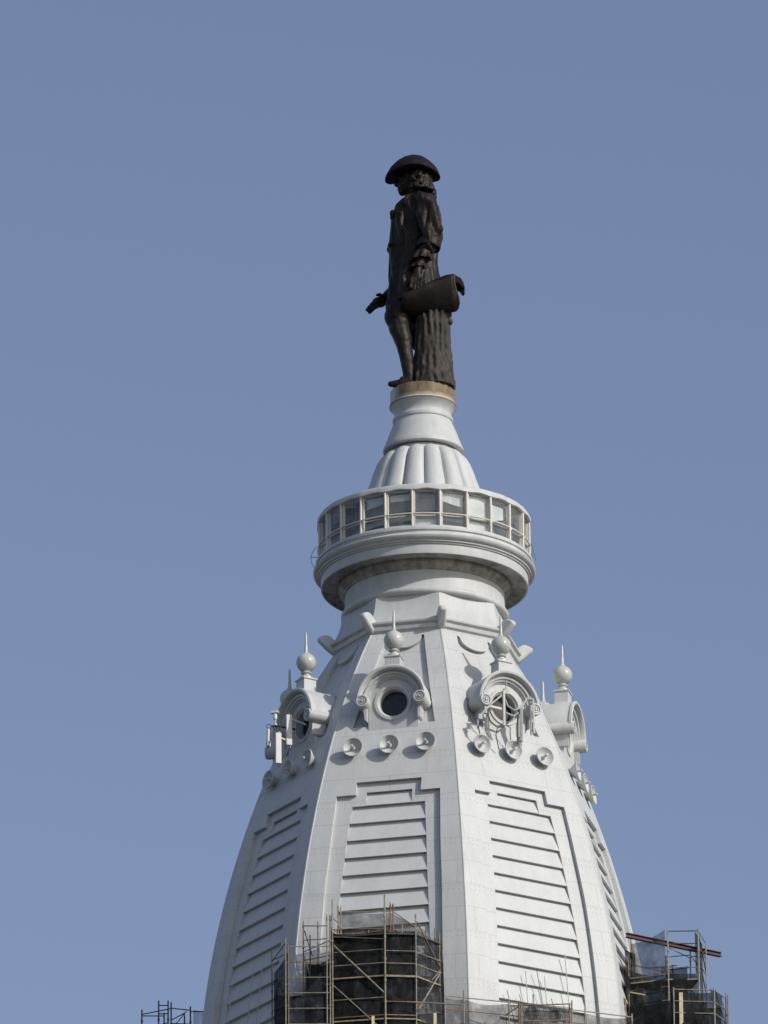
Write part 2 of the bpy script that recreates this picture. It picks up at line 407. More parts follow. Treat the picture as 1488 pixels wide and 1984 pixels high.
for r, z in [(4.60, 150.56), (4.93, 150.52), (4.99, 150.56), (4.99, 150.74), (4.93, 150.82), (4.7, 150.88), (2.7, 151.35), (2.7, 151.1)]:
    row = []
    for k in range(24 * 6):
        a = -6.2 + 360 * k / 144; f = (k % 6) / 6.; n, e = frame(a)
        sag = .035 * math.cos(2 * PI * f) if z < 150.6 else .012 * math.cos(2 * PI * f)
        chord = math.cos(R_(7.5)) / math.cos(R_(15 * (f - .5))); rr = r * (1 + .6 * (chord - 1)) if r > 4 else r
        row.append(n * rr + Vector((0, 0, z - sag)))
    rows.append(row)
rf.grid(rows, close_u=True, close_v=True); rf.build('gallery_roof', M['paint'], gal)
ce = MB(); ce.lathe([(4.62, 150.57), (3.3, 150.92), (3.3, 148.78)], 96); ce.build('inner_wall', M['interior'], gal)
for i, a in enumerate(POSTS):                              # rafters, and dark boxes added for the dark reflections under the gallery roof
    n, e = frame(a); b = MB(); b.bar(n * 4.65 + Vector((0, 0, 150.47)), n * 3.35 + Vector((0, 0, 150.80)), .09, .14); b.build('rafter', M['rail'], gal)
    if i % 2 == 0 or i in (21, 23):
        n, e = frame(a + 7.5); b = MB(); b.box(n * 4.0 + Vector((0, 0, 150.55)), (.62, .42, .16), e, n); b.build('reflection_box', M['darkmetal'], gal)
rg = MB(); rg.lathe([(3.42, 149.9), (3.5, 149.9), (3.5, 150.02), (3.42, 150.02)], 64, closed=True); rg.lathe([(3.31, 149.45), (3.37, 149.45), (3.37, 149.6), (3.31, 149.6)], 64, closed=True)
rg.build('inner_rail', M['darkmetal'], gal)
for a, sgn in ((-86, -1), (84, 1)):                        # looped wires outside the gallery ends
    n, e = frame(a); w = MB(); b0 = n * 4.98 + Vector((0, 0, 149.5))
    pts = [b0 + n * (.30 * math.sin(PI * k / 10)) + Vector((0, 0, -1.25 * k / 10)) for k in range(11)]
    w.tube(pts if sgn < 0 else [b0, b0 + n * .22 + Vector((0, 0, -.9))], .013, 6); w.tube([n * 4.9 + Vector((0, 0, 148.95)), n * (5.28 if sgn < 0 else 5.05) + Vector((0, 0, 148.95))], .016, 6)
    w.build('wire_loop', M['wire'], gal)

for a0, a1, z0, z1, sl in ((24.5, 37.5, 149.42, 150.46, .0), (10, 22.5, 149.95, 150.46, -.25), (-35, -24, 150.0, 150.42, .12), (40, 52, 149.6, 150.3, .3), (24.5, 37, 148.85, 149.22, -.2), (-5, 8, 148.82, 149.15, .05), (-20, -8, 150.1, 150.42, .0)):  # white sheets added behind some panes so that they read bright
    rows = []
    for k in range(9):
        f = k / 8; n, e = frame(a0 + (a1 - a0) * f); rows.append([n * (4.62 + .02 * math.sin(9 * f)) + Vector((0, 0, z0 + sl * (f - .5))), n * 4.62 + Vector((0, 0, z1))])
    b = MB(); b.grid(rows); b.build('bright_pane_sheet', M['interior'], gal)
# fluted cupola + pedestal -------------------------------------------
FL = [(151.2, 2.98), (151.9, 2.78), (152.6, 2.53), (153.1, 2.37), (153.5, 2.21), (153.9, 1.97), (154.2, 1.76)]
rows = []; NL = 16; SEG = NL * 14
for i in range(46):
    z = 151.2 + 3.0 * i / 45; R0 = lerp_tab(FL, z); row = []
    hb = .27 * R0 / 2.2
    end = math.sqrt(max(0, 1 - ((z - 153.72) / .36) ** 2)) if z > 153.72 else 1
    for k in range(SEG):
        f = (k % 14) / 14.; a = 1.0 + 360. * k / SEG; x = 2 * f - 1
        lim = end
        b = math.sqrt(max(0, 1 - x * x))
        if z > 153.72:
            b = math.sqrt(max(0, 1 - x * x - ((z - 153.72) / .36) ** 2))
        n, e = frame(a); row.append(n * (R0 - hb + hb * b) + Vector((0, 0, z)))
    rows.append(row)
mb = MB(); mb.grid(rows, close_u=True); cup = mb.build('fluted_cupola', M['paint'], tower)
mb = MB(); mb.lathe([(1.40, 154.24), (1.84, 154.22), (1.88, 154.26), (1.875, 154.36), (1.84, 154.44), (1.70, 154.80), (1.55, 155.22), (1.44, 155.50), (1.37, 155.62), (1.37, 155.69), (1.41, 155.72), (1.425, 155.80), (1.41, 155.88), (1.34, 155.93), (1.31, 156.02), (1.32, 156.12), (1.37, 156.24), (1.45, 156.36), (1.51, 156.42), (1.55, 156.46), (1.555, 156.55), (1.52, 156.60), (1.2, 156.60)], 96)
ped = mb.build('pedestal', M['paint'], tower)
mb = MB(); mb.lathe([(1.2, 156.602), (1.525, 156.602), (1.525, 157.20), (1.49, 157.27), (0, 157.27)], 96); mb.build('pedestal_collar', M['collar'], tower)

mb = MB(); mb.lathe([(1.50, 156.47), (1.562, 156.47), (1.566, 156.50), (1.562, 156.54), (1.50, 156.54)], 96); mb.build('stain_ring', M['rusty'], tower)
# dormers with round windows -----------------------------------------
ZC = 139.56; RW = 6.70
def make_dormer(th):
    n, e = frame(th); up = Vector((0, 0, 1))
    L = lambda s, r, z: n * r + e * s + up * z
    mb = MB(); NS = 64; outer = []; inner = []
    for k in range(NS):
        a = 2 * PI * k / NS; c, s = math.cos(a), math.sin(a)
        if s >= 0: x, z = 1.16 * c, 1.16 * s
        else:
            t = min(1.16 / max(abs(c), 1e-6), 1.85 / abs(s)); x, z = c * t, s * t
        outer.append((x, z)); inner.append((c, s))
    ring = lambda pts, r, sc=1.: [L(x * sc, r, ZC + z * sc) for x, z in pts]
    rows = [ring(outer, 5.0), ring(outer, RW), ring(inner, RW, .88), ring(inner, RW + .06, .86), ring(inner, RW + .06, .74), ring(inner, RW - .02, .70), ring(inner, RW - .06, .645), ring(inner, RW - .50, .64), ring(inner, RW - .50, .60)]
    mb.grid(rows, close_u=True, smooth=True); d = mb.build('dormer', M['paint'], tower)
    gm = MB(); gm.grid([ring(inner, RW - .45, .645), ring(inner, RW - .46, .01)], close_u=True, cap=False); gm.build('round_window', M['dark'], d)
    hp = [(1.10, 4.9), (1.10, 6.76), (1.16, 6.78), (1.17, 6.86), (1.25, 6.88), (1.27, 6.97), (1.34, 6.99), (1.36, 6.92), (1.42, 6.94), (1.44, 7.12), (1.49, 7.20), (1.57, 7.22), (1.63, 7.18), (1.63, 7.08), (1.57, 7.02), (1.565, 6.9), (1.59, 6.86), (1.59, 6.2), (1.59, 4.9)]
    hm = MB(); rows = []
    for i in range(45):
        a = R_(-3) + R_(186) * i / 44
        rows.append([L(r0 * math.cos(a), rr, ZC + .02 + r0 * math.sin(a)) for r0, rr in hp])
    hm.grid(rows, close_u=True, smooth=True, cap=True); hm.build('hood', M['paint'], d)
    for sg in (-1, 1):
        sm = MB(); c0 = L(sg * 1.34, 0, ZC + .0)
        sm.lathe([(0, 4.9), (.30, 4.9), (.30, 7.22), (.27, 7.27), (.215, 7.27), (.20, 7.20), (.17, 7.20), (.155, 7.26), (.11, 7.26), (.10, 7.20), (.075, 7.2), (.06, 7.29), (0, 7.31)], 28, c0, n)
        sm.build('scroll', M['paint'], d)
        br = MB(); br.prism([(0, 0), (.16, 0), (.10, -.55), (.0, -.62)], lambda p, w: L(sg * (1.18 + p[0]), w, ZC - .28 + p[1]), 6.2, 6.95)
        br.build('scroll_bracket', M['paint'], d)
    pb = MB(); c = L(0, 6.46, 141.38)
    pb.box(c, (.70, .66, .70), e, n); pb.box(L(0, 6.46, 141.76), (.80, .76, .08), e, n)
    pb.prism([(-.35, 0), (-.62, -.36), (.62, -.36), (.35, 0)], lambda p, w: L(p[0], w, 141.22 + p[1]), 6.13, 6.79)
    fin = pb.build('finial_block', M['paint'], d, bevel=.02)
    fb = MB(); prof = [(.0, 141.79), (.34, 141.80), (.33, 141.88), (.22, 141.95), (.17, 142.00), (.17, 142.04), (.24, 142.08), (.25, 142.12), (.19, 142.16), (.17, 142.21)]
    for k in range(1, 20):
        t = PI * k / 20; r = .46 * math.sin(t); z = 142.62 - .46 * math.cos(t)
        if r > .16: prof.append((r, z))
    prof += [(.145, 143.07), (.10, 143.14), (.075, 143.25), (.06, 143.55), (.045, 144.03), (.02, 144.10), (0, 144.11)]
    fb.lathe(prof, 32, L(0, 6.46, 0)); fb.build('ball_finial', M['gloss'], d)
    return d
for k in range(8): make_dormer(FACES[k])

# the wider stages that carry the dome (below the picture)
mb = MB()
for (r0, z0), (r1, z1) in zip([(10.62, 119.2), (13.9, 119.2), (13.9, 117.6), (12.6, 117.0), (12.6, 80), (15, 79), (15, 60), (17, 59), (17, 0)], [(13.9, 119.2), (13.9, 117.6), (12.6, 117.0), (12.6, 80), (15, 79), (15, 60), (17, 59), (17, 0)]):
    mb.grid([[Vector((r * math.sin(R_(PHI + 45 * k)), -r * math.cos(R_(PHI + 45 * k)), z)) for k in range(8)] for r, z in ((r0, z0), (r1, z1))], close_u=True, smooth=False)
mb.build('lower_stage', M['stone'], tower)

# ------------------------------------------------------------------ bowl lamps on the dome
def bowl_lamp(th, s, label):
    z = 137.24; p = fp(th, s, z, 0); n, e = frame(th)
    sl = -(ap(z + .1) - ap(z - .1)) / .2
    ax = (n + Vector((0, 0, .10))).normalized()
    o = thing('bowl_lamp', p, label, 'lamp', 'bowl lamps in rows of three round the dome')
    b = MB(); b.lathe([(0, -.2), (.17, -.2), (.18, .02), (.22, .10), (.30, .20), (.39, .30), (.445, .36), (.465, .41), (.455, .44), (.425, .435), (.39, .39), (.30, .29), (.18, .23), (.12, .22), (0, .22)], 32, p, ax); b.build('bowl', M['paint'], o)
    q = MB(); q.lathe([(.11, .21), (.11, .27), (.055, .31), (.05, .52), (.065, .54), (.06, .60), (0, .62)], 14, p, ax); q.build('lamp_pin', M['paint'], o)
FD = {0: ('below the round window without antennas', ('leftmost', 'middle', 'rightmost')),
      1: ('below the round window hung with antennas', ('leftmost', 'middle', 'rightmost')),
      2: ('seen side-on against the sky at the right edge', ('uppermost', 'middle', 'lowest')),
      7: ('on the shaded left face', ('lowest and outermost', 'middle', 'uppermost'))}
for k, (where, names) in FD.items():
    for s, nm in zip((-1.72, -.03, 1.66), names):
        bowl_lamp(FACES[k], s, f'{nm} of three white bowl lamps {where}')

# ------------------------------------------------------------------ antennas
def panel(name, c0, c1, w, d, face_az, label, arm_to=None, group=None, mat='antenna'):
    """upright panel antenna from foot c0 to head c1, facing face_az"""
    c0, c1 = Vector(c0), Vector(c1); n, e = frame(face_az); h = (c1 - c0).length
    o = thing(name, c0, label, 'antenna', group)
    b = MB(); b.box((c0 + c1) / 2, (w, d, h), e, n, (c1 - c0).normalized()); b.build('panel', M[mat], o, bevel=.02)
    b = MB(); q = -n * (d / 2 + .08) + e * (w * .35)
    b.tube([c0 + q + Vector((0, 0, -.06)), c1 + q + Vector((0, 0, .14))], .042, 8)
    b.box(c0 + q * .6 + Vector((0, 0, .2)), (.10, .12, .06), e, n); b.box(c1 + q * .6 - Vector((0, 0, .2)), (.10, .12, .06), e, n)
    b.build('mounting_pole', M['grey'], o)
    if arm_to:
        b = MB()
        for zz, tgt in arm_to: b.bar(c1 + q + Vector((0, 0, zz)), tgt, .07, .07)
        b.build('bracket', M['antenna'], o)
    return o
tL = FACES[7]; nL, eL = frame(tL); tR = FACES[1]; nR, eR = frame(tR)
LL = lambda s, r, z: nL * r + eL * s + Vector((0, 0, z))
LR = lambda s, r, z: nR * r + eR * s + Vector((0, 0, z))
AZ_L = 18
gA = 'panel antennas on the left round window'
panel('panel_antenna', (-6.75, -4.9, 137.22), (-6.75, -4.9, 138.70), .27, .15, AZ_L, 'lowest white panel antenna of the three beside the left round window', [(-.15, LL(-.15, 6.9, 138.6))], gA)
panel('panel_antenna', (-6.27, -4.3, 138.31), (-6.27, -4.3, 139.78), .27, .15, AZ_L, 'white panel antenna nearest the dark opening of the left window', [(-.10, LL(.75, 6.95, 139.3))], gA)
panel('panel_antenna', (-7.20, -4.3, 138.27), (-7.18, -4.3, 139.10), .22, .10, 50, 'short white panel antenna outermost against the sky by the left window', [(-.1, LL(-.9, 6.9, 138.9))], gA)
o = thing('security_camera', (-6.89, -4.3, 139.26), 'small white camera on a short post above the left panel antennas', 'camera')
q = MB(); q.box((-6.91, -4.3, 139.91), (.37, .2, .12), (.97, -.2, .05), (.2, .97, 0), (-.05, 0, 1)); q.build('camera_housing', M['antenna'], o, bevel=.03)
q = MB(); q.lathe([(0, .60), (.06, .60), (.09, .50), (.09, .32), (.055, .28), (.04, .24), (.04, .10), (.08, .09), (.08, .02), (0, .02)], 14, (-6.89, -4.3, 139.26)); q.build('camera_mount', M['antenna'], o)
q = MB(); q.tube([(-7.10, -4.3, 139.24), (-6.62, -4.3, 139.24)], .05, 8); q.tube([(-7.08, -4.3, 139.22), (-7.12, -4.3, 138.6)], .045, 8); q.tube([(-6.66, -4.3, 139.22), (-6.70, -4.75, 138.7)], .045, 8)
q.bar((-6.7, -4.25, 139.24), LL(-.3, 6.9, 139.4), .07, .07); q.build('bracket', M['darkmetal'], o)
q = MB(); q.tube([Vector((-7.18 + .12 * math.cos(a), -4.3, 139.24 + .10 * math.sin(a))) for a in [0.2 + 4.6 * k / 14 for k in range(15)]], .016, 6); q.build('cable_loop', M['wire'], o)
o = thing('cable', (-6.5, -4.7, 137.3), 'dark cable hanging from the left panel antennas down the shaded face', 'cable')
q = MB(); q.tube([(-6.30, -4.35, 138.25), (-6.42, -4.6, 137.75), (-6.52, -4.8, 137.4), (-6.58, -4.85, 137.25)], .025, 6); q.build('cable_run', M['wire'], o)
# right-hand window: frame of pipes with four upright antennas
gB = 'panel antennas hung in front of the right round window'
o = thing('antenna_frame', LR(0, 7.3, 139.2), 'white pipe frame across the front right round window carrying antennas', 'frame')
q = MB(); q.tube([LR(-1.42, 7.55, 139.10), LR(-.66, 7.55, 139.08)], .075, 10); q.build('light_tube', M['antenna'], o)
q = MB(); q.tube([LR(-1.95, 7.6, 138.50), LR(-1.29, 7.6, 139.22), LR(-.60, 7.6, 139.85)], .05, 8); q.tube([LR(-.60, 7.6, 139.95), LR(-.1, 6.6, 140.1)], .05, 8); q.tube([LR(-.48, 7.6, 139.95), LR(-.48, 7.6, 140.5)], .03, 8)
q.tube([LR(-1.29, 7.6, 139.2), LR(-.9, 6.5, 139.3)], .05, 8); q.build('upper_arm', M['grey'], o)
q = MB(); q.tube([LR(-.60, 7.6, 139.65), LR(-.40, 7.6, 139.28), LR(-.08, 7.6, 139.14), LR(.35, 7.6, 139.3)], .045, 8); q.tube([LR(.15, 7.6, 139.2), LR(.43, 7.6, 139.5), LR(.66, 7.55, 139.84), LR(1.05, 7.5, 139.9)], .05, 8); q.tube([LR(.35, 7.6, 139.25), LR(.55, 6.7, 139.3)], .05, 8)
q.tube([LR(-.62, 7.6, 138.95), LR(-.1, 7.6, 138.85), LR(.22, 7.6, 139.1)], .05, 8); q.build('side_arm', M['grey'], o)
q = MB(); q.box(LR(-1.90, 7.55, 138.5), (.20, .18, .22), eR, nR); q.box(LR(-1.6, 7.55, 138.88), (.14, .16, .32), eR, nR); q.box(LR(-.48, 7.55, 139.95), (.22, .2, .22), eR, nR); q.build('junction_box', M['grey'], o)
panel('panel_antenna', LR(-.65, 7.66, 138.27), LR(-.65, 7.66, 139.97), .10, .12, tR - 30, 'thin white panel antenna upright across the middle of the right window', [(-.1, LR(-.1, 6.7, 139.9))], gB)
panel('panel_antenna', LR(.25, 7.66, 137.66), LR(.29, 7.66, 139.27), .24, .14, tR + 62, 'panel antenna in shadow grey reaching down to the middle lamp under the right window', [(-.1, LR(.5, 6.8, 139.2))], gB, 'grey')  # the grey stands for the panel's shadowed side
panel('panel_antenna', LR(1.03, 7.55, 138.23), LR(1.0, 7.55, 139.88), .07, .10, tR + 50, 'thin panel antenna before the right scroll of the right window', [(-.08, LR(1.2, 6.9, 139.8))], gB)
panel('panel_antenna', LR(-2.0, 7.55, 138.02), LR(-2.0, 7.55, 138.45), .06, .05, tR - 20, 'tiny stub antenna under the left scroll of the right window', None, gB, 'grey')
for nm, pts in (('thin cable sagging from the right window to the leftmost lamp', [(-1.98, 7.55, 138.3), (-1.92, 7.5, 137.95), (-1.76, 7.4, 137.6)]),
                ('looping cable sagging between the pipes below the right window', [(-1.46, 7.55, 138.95), (-1.44, 7.55, 138.65), (-1.30, 7.55, 138.40), (-1.05, 7.55, 138.22), (-.7, 7.5, 138.3)]),
                ('cable running down to the middle lamp below the right window', [(-.35, 7.5, 138.35), (-.22, 7.5, 138.3), (-.2, 7.45, 138.0), (-.05, 7.3, 137.5)]),
                ('thicker cable running down to the lamp left of centre under the right window', [(-.62, 7.6, 138.25), (-.95, 7.55, 138.15), (-1.0, 7.5, 137.8), (-.75, 7.35, 137.2)])):
    o = thing('cable', LR(*pts[0]), nm, 'cable'); q = MB(); q.tube([LR(*p) for p in pts], .026, 6); q.build('cable_run', M['wire'], o)
# ------------------------------------------------------------------ statue
def sculpt(name, mb, mat, parent, voxel=.045, smooth=4, disp=None):
    """weld closed pieces into one skin (voxel remesh), smooth it and press folds into it"""
    bm = mb.bm; bmesh.ops.remove_doubles(bm, verts=bm.verts, dist=1e-4); bmesh.ops.recalc_face_normals(bm, faces=bm.faces)
    me = bpy.data.meshes.new(name + '_raw'); bm.to_mesh(me); bm.free()
    t = bpy.data.objects.new(name + '_raw', me); COL.objects.link(t)
    r = t.modifiers.new('r', 'REMESH'); r.mode = 'VOXEL'; r.voxel_size = voxel; r.use_smooth_shade = True
    if smooth:
        sm = t.modifiers.new('s', 'SMOOTH'); sm.iterations = smooth; sm.factor = .5
    dg = bpy.context.evaluated_depsgraph_get(); dg.update()
    out = bpy.data.meshes.new_from_object(t.evaluated_get(dg)); out.name = name
    bpy.data.objects.remove(t); bpy.data.meshes.remove(me)
    if disp:
        vs = out.vertices; nrm = [v.normal.copy() for v in vs]
        for v, n in zip(vs, nrm): v.co = v.co + n * disp(v.co, n)
        out.update()
    off = wloc(parent)
    for v in out.vertices: v.co = v.co - off
    out.materials.clear(); out.materials.append(mat)
    for p in out.polygons: p.use_smooth = True
    o = bpy.data.objects.new(name, out); COL.objects.link(o); o.parent = parent
    return o
def chain(mb, pts, rad, seg=14):
    mb.tube(pts, rad, seg)
    for p, r in zip(pts, rad): mb.ball(p, r, 14)
def loft(mb, rings, seg=28):
    """rings: (cx, cy, z, hx, hy)"""
    mb.grid([[Vector((cx + hx * math.cos(2 * PI * k / seg), cy + hy * math.sin(2 * PI * k / seg), z)) for k in range(seg)] for cx, cy, z, hx, hy in rings], close_u=True, cap=True)
def nz(p, k, kz=None): return noise.noise(Vector((p.x * k, p.y * k, p.z * (kz if kz is not None else k))))

statue = thing('statue', (0.03, 0, 157.27), 'dark bronze statue of a man in a broad-brimmed hat and long coat holding a document', 'statue')
# the figure itself: head, neck, trunk, arms with hands, legs - one skin. He faces -X.
b = MB()
b.ball((-.38, -.12, 168.02), .74, 24, (.86, .74, 1.06))                     # skull
b.ball((-.68, -.12, 167.72), .46, 18, (.9, .84, 1.0))                       # face and jaw
b.ball((-.86, -.12, 167.40), .20, 14, (1, 1.1, .9))                         # chin
chain(b, [(-1.00, -.12, 168.02), (-1.13, -.12, 167.80)], [.09, .13], 10)    # nose
b.ball((-1.04, -.12, 168.06), .12, 12, (.8, 2.6, .7))                       # brow
b.ball((-1.02, -.12, 167.58), .10, 12, (1, 1.7, .55)); b.ball((-1.00, -.12, 167.49), .09, 12, (1, 1.5, .6))   # lips
for s in (-1, 1):
    b.ball((-.96, -.12 + s * .24, 167.95), .085, 10)                          # eyes
    b.ball((-.36, -.12 + s * .56, 167.85), .17, 12, (.75, .5, 1.2))           # ears
    b.ball((-.84, -.12 + s * .26, 167.72), .20, 12, (.8, .8, .8))             # cheeks
chain(b, [(-.22, -.12, 167.5), (-.12, -.12, 166.9)], [.44, .52])            # neck
loft(b, [(-.1, -.12, 166.95, .5, .8), (-.2, -.12, 166.2, .95, 1.15), (-.25, -.12, 165, .95, 1.0), (-.3, -.12, 164, .8, .9), (-.4, -.12, 162.6, .8, .95), (-.4, -.12, 161.7, .7, .9)])
# near (left) arm hangs to the document, far (right) arm reaches forward
chain(b, [(.10, -1.05, 166.35), (.42, -1.30, 164.75), (-.10, -1.52, 163.2), (-.22, -1.60, 162.62)], [.42, .34, .21, .19])
chain(b, [(-.1, .95, 166.3), (.15, 1.25, 164.5), (-1.1, 1.05, 162.95), (-1.75, .95, 162.44)], [.42, .34, .24, .18])
# near hand: palm + four fingers over the sheet + thumb
b.ball((-.25, -1.62, 162.44), .26, 16, (1.05, .55, 1.05))
for i, (fx, ln) in enumerate(((-.47, .46), (-.31, .56), (-.14, .54), (.01, .42))):
    chain(b, [(fx, -1.66, 162.36), (fx - .03, -1.80, 162.18 - .1 * (i in (1, 2))), (fx - .06, -1.80, 162.30 - ln)], [.085, .08, .06], 8)
chain(b, [(-.40, -1.50, 162.48), (-.60, -1.42, 162.30), (-.68, -1.42, 162.12)], [.09, .08, .065], 8)
# far hand: palm and five fingers pointing forward and a little down
chain(b, [(-1.35, 1.0, 162.72), (-1.80, .95, 162.36)], [.34, .26])
b.ball((-1.98, .92, 162.24), .30, 16, (1.2, 1.15, .82))
for i, (fy, ln) in enumerate(((.66, .46), (.84, .56), (1.02, .54), (1.18, .42))):
    chain(b, [(-2.08, fy, 162.16), (-2.10 - ln * .45, fy - .02, 162.03), (-2.12 - ln * .80, fy - .03, 161.86 - .05 * (i % 2))], [.125, .115, .09], 8)
chain(b, [(-1.82, .66, 162.34), (-1.98, .50, 162.44), (-2.10, .48, 162.42)], [.12, .10, .08], 8)
# legs: near one forward and in view, far one behind the stump
chain(b, [(-.72, -.50, 161.9), (-1.17, -.60, 160.85), (-1.06, -.64, 160.2), (-.88, -.68, 159.6), (-.82, -.70, 159.2), (-.72, -.72, 158.6), (-.65, -.74, 158.0), (-.62, -.75, 157.55)], [.70, .62, .48, .42, .36, .33, .29, .26])
chain(b, [(-.35, .30, 161.9), (-.45, .25, 160.5), (-.15, .30, 159.9), (.3, .45, 159.3), (.30, .5, 157.9), (.3, .5, 157.5)], [.62, .56, .42, .40, .26, .25])
sculpt('body', b, M['bronze'], statue, .04, 3, lambda p, n: .02 * nz(p, 5))
# long coat, open cuffs
b = MB()
loft(b, [(-.12, -.12, 167.25, .52, 0.55), (-.14, -.12, 167.0, .80, 0.92), (-.17, -.12, 166.6, 1.02, 1.04), (-.24, -.12, 166.1, 1.16, 1.08), (-.22, -.12, 165.6, 1.18, 1.01), (-.22, -.12, 165.0, 1.20, 0.96), (-.34, -.12, 164.55, 1.16, 0.91), (-.38, -.12, 164.0, 1.14, 0.94), (-.38, -.12, 163.2, 1.18, 1.22), (-.37, -.12, 162.4, 1.24, 1.30), (-.38, -.12, 161.75, 1.30, 1.36), (-.40, -.12, 161.5, 1.30, 1.36)])
b.ball((-1.22, -.12, 166.15), .34, 14, (.8, 2.2, 1.0))                     # cravat and lapels
b.ball((-1.40, -.12, 164.56), .22, 12, (.8, 3.0, .6))                      # waistcoat edge
chain(b, [(.08, -1.0, 166.55), (.36, -1.36, 165.6), (.48, -1.46, 164.8), (.36, -1.46, 164.12)], [.50, .55, .50, .47])
chain(b, [(-.05, .9, 166.5), (.2, 1.2, 164.7), (-.5, 1.18, 163.75), (-1.05, 1.05, 163.0)], [.50, .46, .42, .44])
b.ball((.74, -.7, 164.95), .30, 14, (.9, 1.0, 1.25))                       # bunched sleeve at the elbow
def folds(p, n):
    f = .10 * nz(p, 2.1, .5) + .075 * (abs(nz(p, 3.4, .8)) * 2 - .6) + .03 * nz(p, 6.0, 1.4) + .012 * nz(p, 12)
    if p.z > 164.1 and p.y < -.9: f += .10 * math.sin(7.0 * (p.z * .55 + p.x * 1.1) + 2.2 * nz(p, 1.3)) * min(1, (p.z - 164.1) * 2)
    if p.z < 164.2: f += .05 * math.sin(5.5 * math.atan2(p.y + .12, p.x + .35) * 1.6 + 1.5 * nz(p, .8)) * min(1, (164.2 - p.z))
    return f
coat = sculpt('coat', b, M['bronze'], statue, .045, 3, folds)
b = MB()                                                                   # turned-back cuff: a wide flaring band
b.lathe([(.40, .45), (.50, .50), (.56, .40), (.58, .10), (.55, .0), (.42, .02)], 32, (.34, -1.40, 163.98), (.16, .05, 1), closed=True)
sculpt('cuff', b, M['bronze'], coat, .04, 2, lambda p, n: .04 * nz(p, 4))
b = MB()                                                                   # lace ruffles below the cuff, two tiers
for cx, cz, r, hh in ((.10, 163.86, .46, .48), (-.10, 163.24, .38, .30)):
    rows = []
    for t in range(7):
        f = t / 6; rows.append([Vector((cx - .10 * f + (r * (.72 + .34 * f)) * (1 + .20 * f * math.sin(7 * a)) * math.cos(a), -1.50 + (r * (.62 + .3 * f)) * (1 + .20 * f * math.sin(7 * a)) * math.sin(a), cz - hh * f)) for a in [2 * PI * k / 56 for k in range(56)]])
    b.grid(rows, close_u=True, cap=True)
sculpt('lace_ruffle', b, M['bronze'], coat, .035, 1, lambda p, n: .03 * nz(p, 6))
# hair: long curls
b = MB(); rnd = random.Random(3)
b.ball((-.12, -.12, 168.0), .68, 20, (.86, .98, .98))
for i in range(170):
    a = rnd.uniform(-2.2, 2.2); z = rnd.uniform(167.35, 168.35); r = .56 + .12 * (168.3 - z)
    x = -.12 + r * math.cos(a); y = -.12 + (r + .12) * math.sin(a)
    if x < -.52: continue
    b.ball((x, y, z), rnd.uniform(.065, .12), 8)
for i in range(16):
    a = rnd.uniform(-1.5, 1.5); b.ball((.12 + .50 * math.cos(a), -.12 + .66 * math.sin(a), rnd.uniform(167.12, 167.5)), rnd.uniform(.12, .19), 10)
sculpt('hair', b, M['bronze'], statue, .035, 1, lambda p, n: .03 * nz(p, 7))
# hat: low round crown, broad brim rolled up at both sides
b = MB(); rows = []
hc = Vector((-.38, -.12, 168.24))
def brim(rr, a, top):
    x = math.cos(a); y = math.sin(a)
    rad = 1.30 - .16 * y * y
    lift = .24 * (y * y) ** .8 * max(0, (rr - .42) / .58) ** 1.5
    droop = -.10 * (x * x) * rr ** 3
    return hc + Vector((x * rad * rr, y * rad * rr, lift + droop + x * .06 * rr + top))
prof = [(.0, .02), (.5, -.01), (.85, -.08), (.97, -.13), (1.015, -.12), (1.01, -.03), (.975, .10), (.915, .25), (.83, .40), (.72, .55), (.58, .72), (.42, .87), (.24, .97), (0, 1.0)]
for rr, top in prof: rows.append([brim(max(rr, .002), 2 * PI * k / 48, top) for k in range(48)])
b.grid(rows, close_u=True, cap=True)
sculpt('hat', b, M['hatbronze'], statue, .045, 3, lambda p, n: .018 * nz(p, 4))
# shoes
for x0, y0 in ((-.62, -.76), (.35, .62)):
    b = MB(); chain(b, [(x0 + .1, y0, 157.50), (x0 - .25, y0, 157.46), (x0 - .6, y0 - .02, 157.40), (x0 - .88, y0 - .02, 157.40)], [.25, .25, .19, .14])
    b.box((x0 + .06, y0, 157.33), (.42, .40, .12)); b.ball((x0 - .32, y0, 157.68), .13, 12, (1, 1.5, .7))
    sculpt('shoe', b, M['bronze'], statue, .035, 2)
# the document: a thick sheet draped over the stump, its top edge curling over
ax = Vector((.93, 0, .20)); p0 = Vector((-.90, -1.0, 161.14))
PR = [(.45, .20), (.42, .58), (.15, .82), (-.28, .91), (-.66, .84), (-.86, .64), (-.80, .38), (-.64, .06), (-.46, -.22), (-.28, -.44), (-.08, -.58), (.12, -.58), (.22, -.44), (.18, -.30)]
rows = []
for i in range(15):
    t = i / 14; c = p0 + ax * 2.62 * t; row = []
    w = 1 + .05 * math.sin(5 * t)
    for j, (y, z) in enumerate(PR):
        zz = z * (.42 + .58 * min(1, t * 1.15)) + (.03 * math.sin(7 * t + .8 * j)); row.append(c + Vector((-.04 * zz + (.10 * math.sin(j * .9) if i == 14 else 0), y * w + .045 * math.sin(6 * t + 1.3 * j), zz)))
    rows.append(row)
m = MB(); m.grid(rows); sc = m.build('document', M['bronze'], statue, merge=False)
so = sc.modifiers.new('thick', 'SOLIDIFY'); so.thickness = .19; so.offset = 0
m = MB(); m.tube([q + Vector((.05, 0, 0)) for q in rows[-1]], .085, 8); m.build('document_lit_edge', M['bark'], sc)  # tube in a paler bronze: a sunlit rim highlight put into the colour
b = MB()                                                   # the corner that folds out at the upper right
